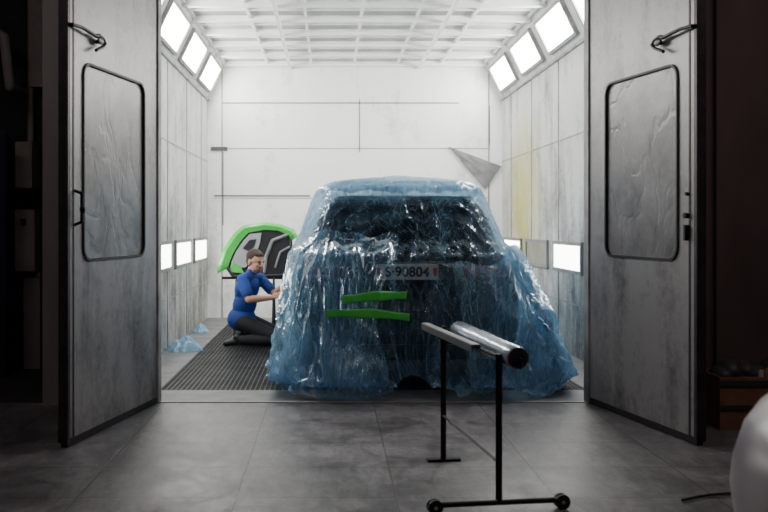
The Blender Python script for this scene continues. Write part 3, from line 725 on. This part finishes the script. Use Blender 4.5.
# ------------------------------------------------------------ crumpled film on the floor
def crumple(name,c_,rx,ry,h,seed):
    q=B(); lay=q.bm.verts.layers.float_color.new('dens'); q.mi('film'); rows=[]
    N=56
    for i in range(15):
        row=[]
        for k in range(N):
            a=2*math.pi*k/N; t_=i/14; rr=t_*(1+.35*noise.noise(V((math.cos(a)*2+seed,math.sin(a)*2,0))))
            p=V((rx*rr*math.cos(a),ry*rr*math.sin(a),0)); f=ridge(p*11+V((seed,0,0))); f2=ridge(p*25+V((seed,5,0)))
            z=max(.004,h*(1-t_**2)*(.55+.6*f)+.02*f2*(1-t_)+.006)
            v=q.bm.verts.new(V(c_)+p+V((0,0,z))); v[lay]=(.45,.45,.45,1); row.append(v)
        rows.append(row)
    for a,b in zip(rows[:-1],rows[1:]):
        for k in range(N): f=q.bm.faces.new((a[k],a[(k+1)%N],b[(k+1)%N],b[k])); f.smooth=True
    bmesh.ops.remove_doubles(q.bm,verts=q.bm.verts,dist=.0005)
    q.obj(name)
crumple('crumpled_film',(-1.62,10.75,0),.20,.24,.13,2.2)
crumple('crumpled_film',(-1.68,12.5,0),.11,.14,.09,8.2)
q=B(); A_=V((1.80,YB-.03,2.57)); Bv=V((2.57,YB-.05,2.28)); Cv=V((2.34,YB-.03,1.93)); P=[]
for i in range(13):
    t_=i/12; a=A_.lerp(Bv,t_); b=A_.lerp(Cv,t_); P.append([a.lerp(b,s_)+V((0,-.05*abs(noise.noise(V((t_*6,s_*5,1)))),0)) for s_ in np.linspace(0,1,9)])
q.grid(P,'foil'); q.tube([V((1.80,YB-.02,2.57)),V((2.575,YB-.03,2.28))],.008,'seam'); q.obj('torn_foil_sheet')
# ------------------------------------------------------------ left background things
q=B(); k_=-.16
q.box((-2.87+k_,9.22,.95),(-2.68+k_,9.47,1.55),'beige',.01); q.box((-2.86+k_,9.2,1.75),(-2.70+k_,9.47,2.2),'beige',.01); q.box((-2.80+k_,9.19,1.4),(-2.76+k_,9.22,1.46),'blackpl')
q.tube([V((-2.78+k_,9.43,2.2)),V((-2.78+k_,9.43,4.9))],.03,'beige'); q.box((-2.78+k_,9.38,2.75),(-2.62+k_,9.47,4.9),'beige'); q.box((-2.82+k_,9.33,0.0),(-2.66+k_,9.47,.95),'post'); q.obj('electrical_cabinet')
q=B(); q.box((-3.6,8.8,.0),(-2.97,8.86,2.26),'navy',.01); q.box((-3.55,8.79,.1),(-3.02,8.80,2.16),'navy'); q.box((-3.6,8.86,0),(-3.08,9.3,2.24),'dark'); q.cyl((-3.06,8.77,1.1),(-3.06,8.8,1.1),.02,'chrome'); q.obj('metal_locker')
q=B(); q.tube([V((-3.7,9.0,3.6)),V((-3.05,9.0,3.15)),V((-3.0,9.0,2.7))],.05,'post'); q.cyl((-3.0,9.0,2.7),(-3.0,9.45,2.7),.03,'post'); q.obj('duct_pipe',smooth=True)
# ------------------------------------------------------------ right background things
bxo=empty('parts_crate',(2.95,6.75,0))
q=B()
q.box((2.66,6.55,.0),(3.3,6.57,.36),'crate'); q.box((2.66,6.95,.0),(3.3,6.97,.36),'crate'); q.box((2.66,6.57,0),(2.68,6.95,.36),'crate'); q.box((3.28,6.57,0),(3.3,6.95,.36),'crate'); q.box((2.68,6.57,0),(3.28,6.95,.02),'crate')
q.box((2.65,6.54,.30),(3.31,6.55,.34),'bag'); q.box((2.65,6.54,.14),(3.31,6.55,.17),'bag')
q.obj('crate_box',parent=bxo)
q=B()
for k in range(9): q.ell((2.76+.055*k,6.76+.06*math.sin(k*3),.34+.05*math.sin(k*2.3)),(.09,.12,.08),'bag',seg=14)
q.ell((3.05,6.64,.36),(.07,.04,.06),'crate',seg=14); q.cyl((2.97,6.62,.2),(2.97,6.62,.40),.02,'whitepl')
q.obj('bags',parent=bxo,smooth=True)
q=B(); q.box((3.02,6.15,0),(3.35,6.4,.22),'blackpl',.02); q.cyl((2.92,6.25,0),(2.92,6.25,.25),.05,'whitepl'); q.cyl((2.92,6.25,.25),(2.92,6.25,.30),.03,'black'); q.cyl((3.1,6.3,.22),(3.1,6.3,.40),.06,'beige'); q.obj('paint_cans',smooth=True)
q=B(); q.box((2.44,7.48,1.30),(2.52,7.555,1.36),'whitepl',.005); q.box((2.46,7.49,1.22),(2.48,7.53,1.30),'whitepl'); q.obj('wall_switch')
q=B(); q.tube([V((1.78+.5*t_,4.85+.12*math.sin(t_*2.6),.010)) for t_ in np.linspace(0,1,16)],.007,'blackpl'); q.obj('power_cable',smooth=True)
nc=empty('parked_car',(2.25,3.2,0))
q=B(); 
prof=[(.22,.92),(.30,.98),(.45,1.0),(.55,.99),(.66,.955),(.74,.90),(.80,.83),(.85,.72),(.88,.5),(.89,.25),(.895,.02)]
P=[]
for z,k in prof:
    row=[]
    for i in range(64):
        a=2*math.pi*i/64; ca,sa=math.cos(a),math.sin(a)
        row.append(V((2.36+.98*k*math.copysign(abs(ca)**.8,ca),3.1+.78*k*math.copysign(abs(sa)**.8,sa),z+.03)))
    P.append(row)
q.grid(P,'whitecar',close=True); q.obj('nose_panel',parent=nc,smooth=True)
q=B(); q.cyl((1.60,2.95,.31),(1.80,2.95,.31),.31,'tyre',seg=36); q.cyl((2.9,2.95,.31),(3.1,2.95,.31),.31,'tyre',seg=36); q.cyl((1.59,2.95,.31),(1.60,2.95,.31),.2,'rim',seg=30); q.obj('wheels',parent=nc,smooth=True)
q=B(); q.ell((1.95,3.72,.66),(.16,.07,.07),'glass'); q.ell((2.78,3.72,.66),(.16,.07,.07),'glass'); q.box((2.0,3.78,.40),(2.72,3.87,.55),'blackpl',.02); q.obj('headlights',parent=nc,smooth=True)
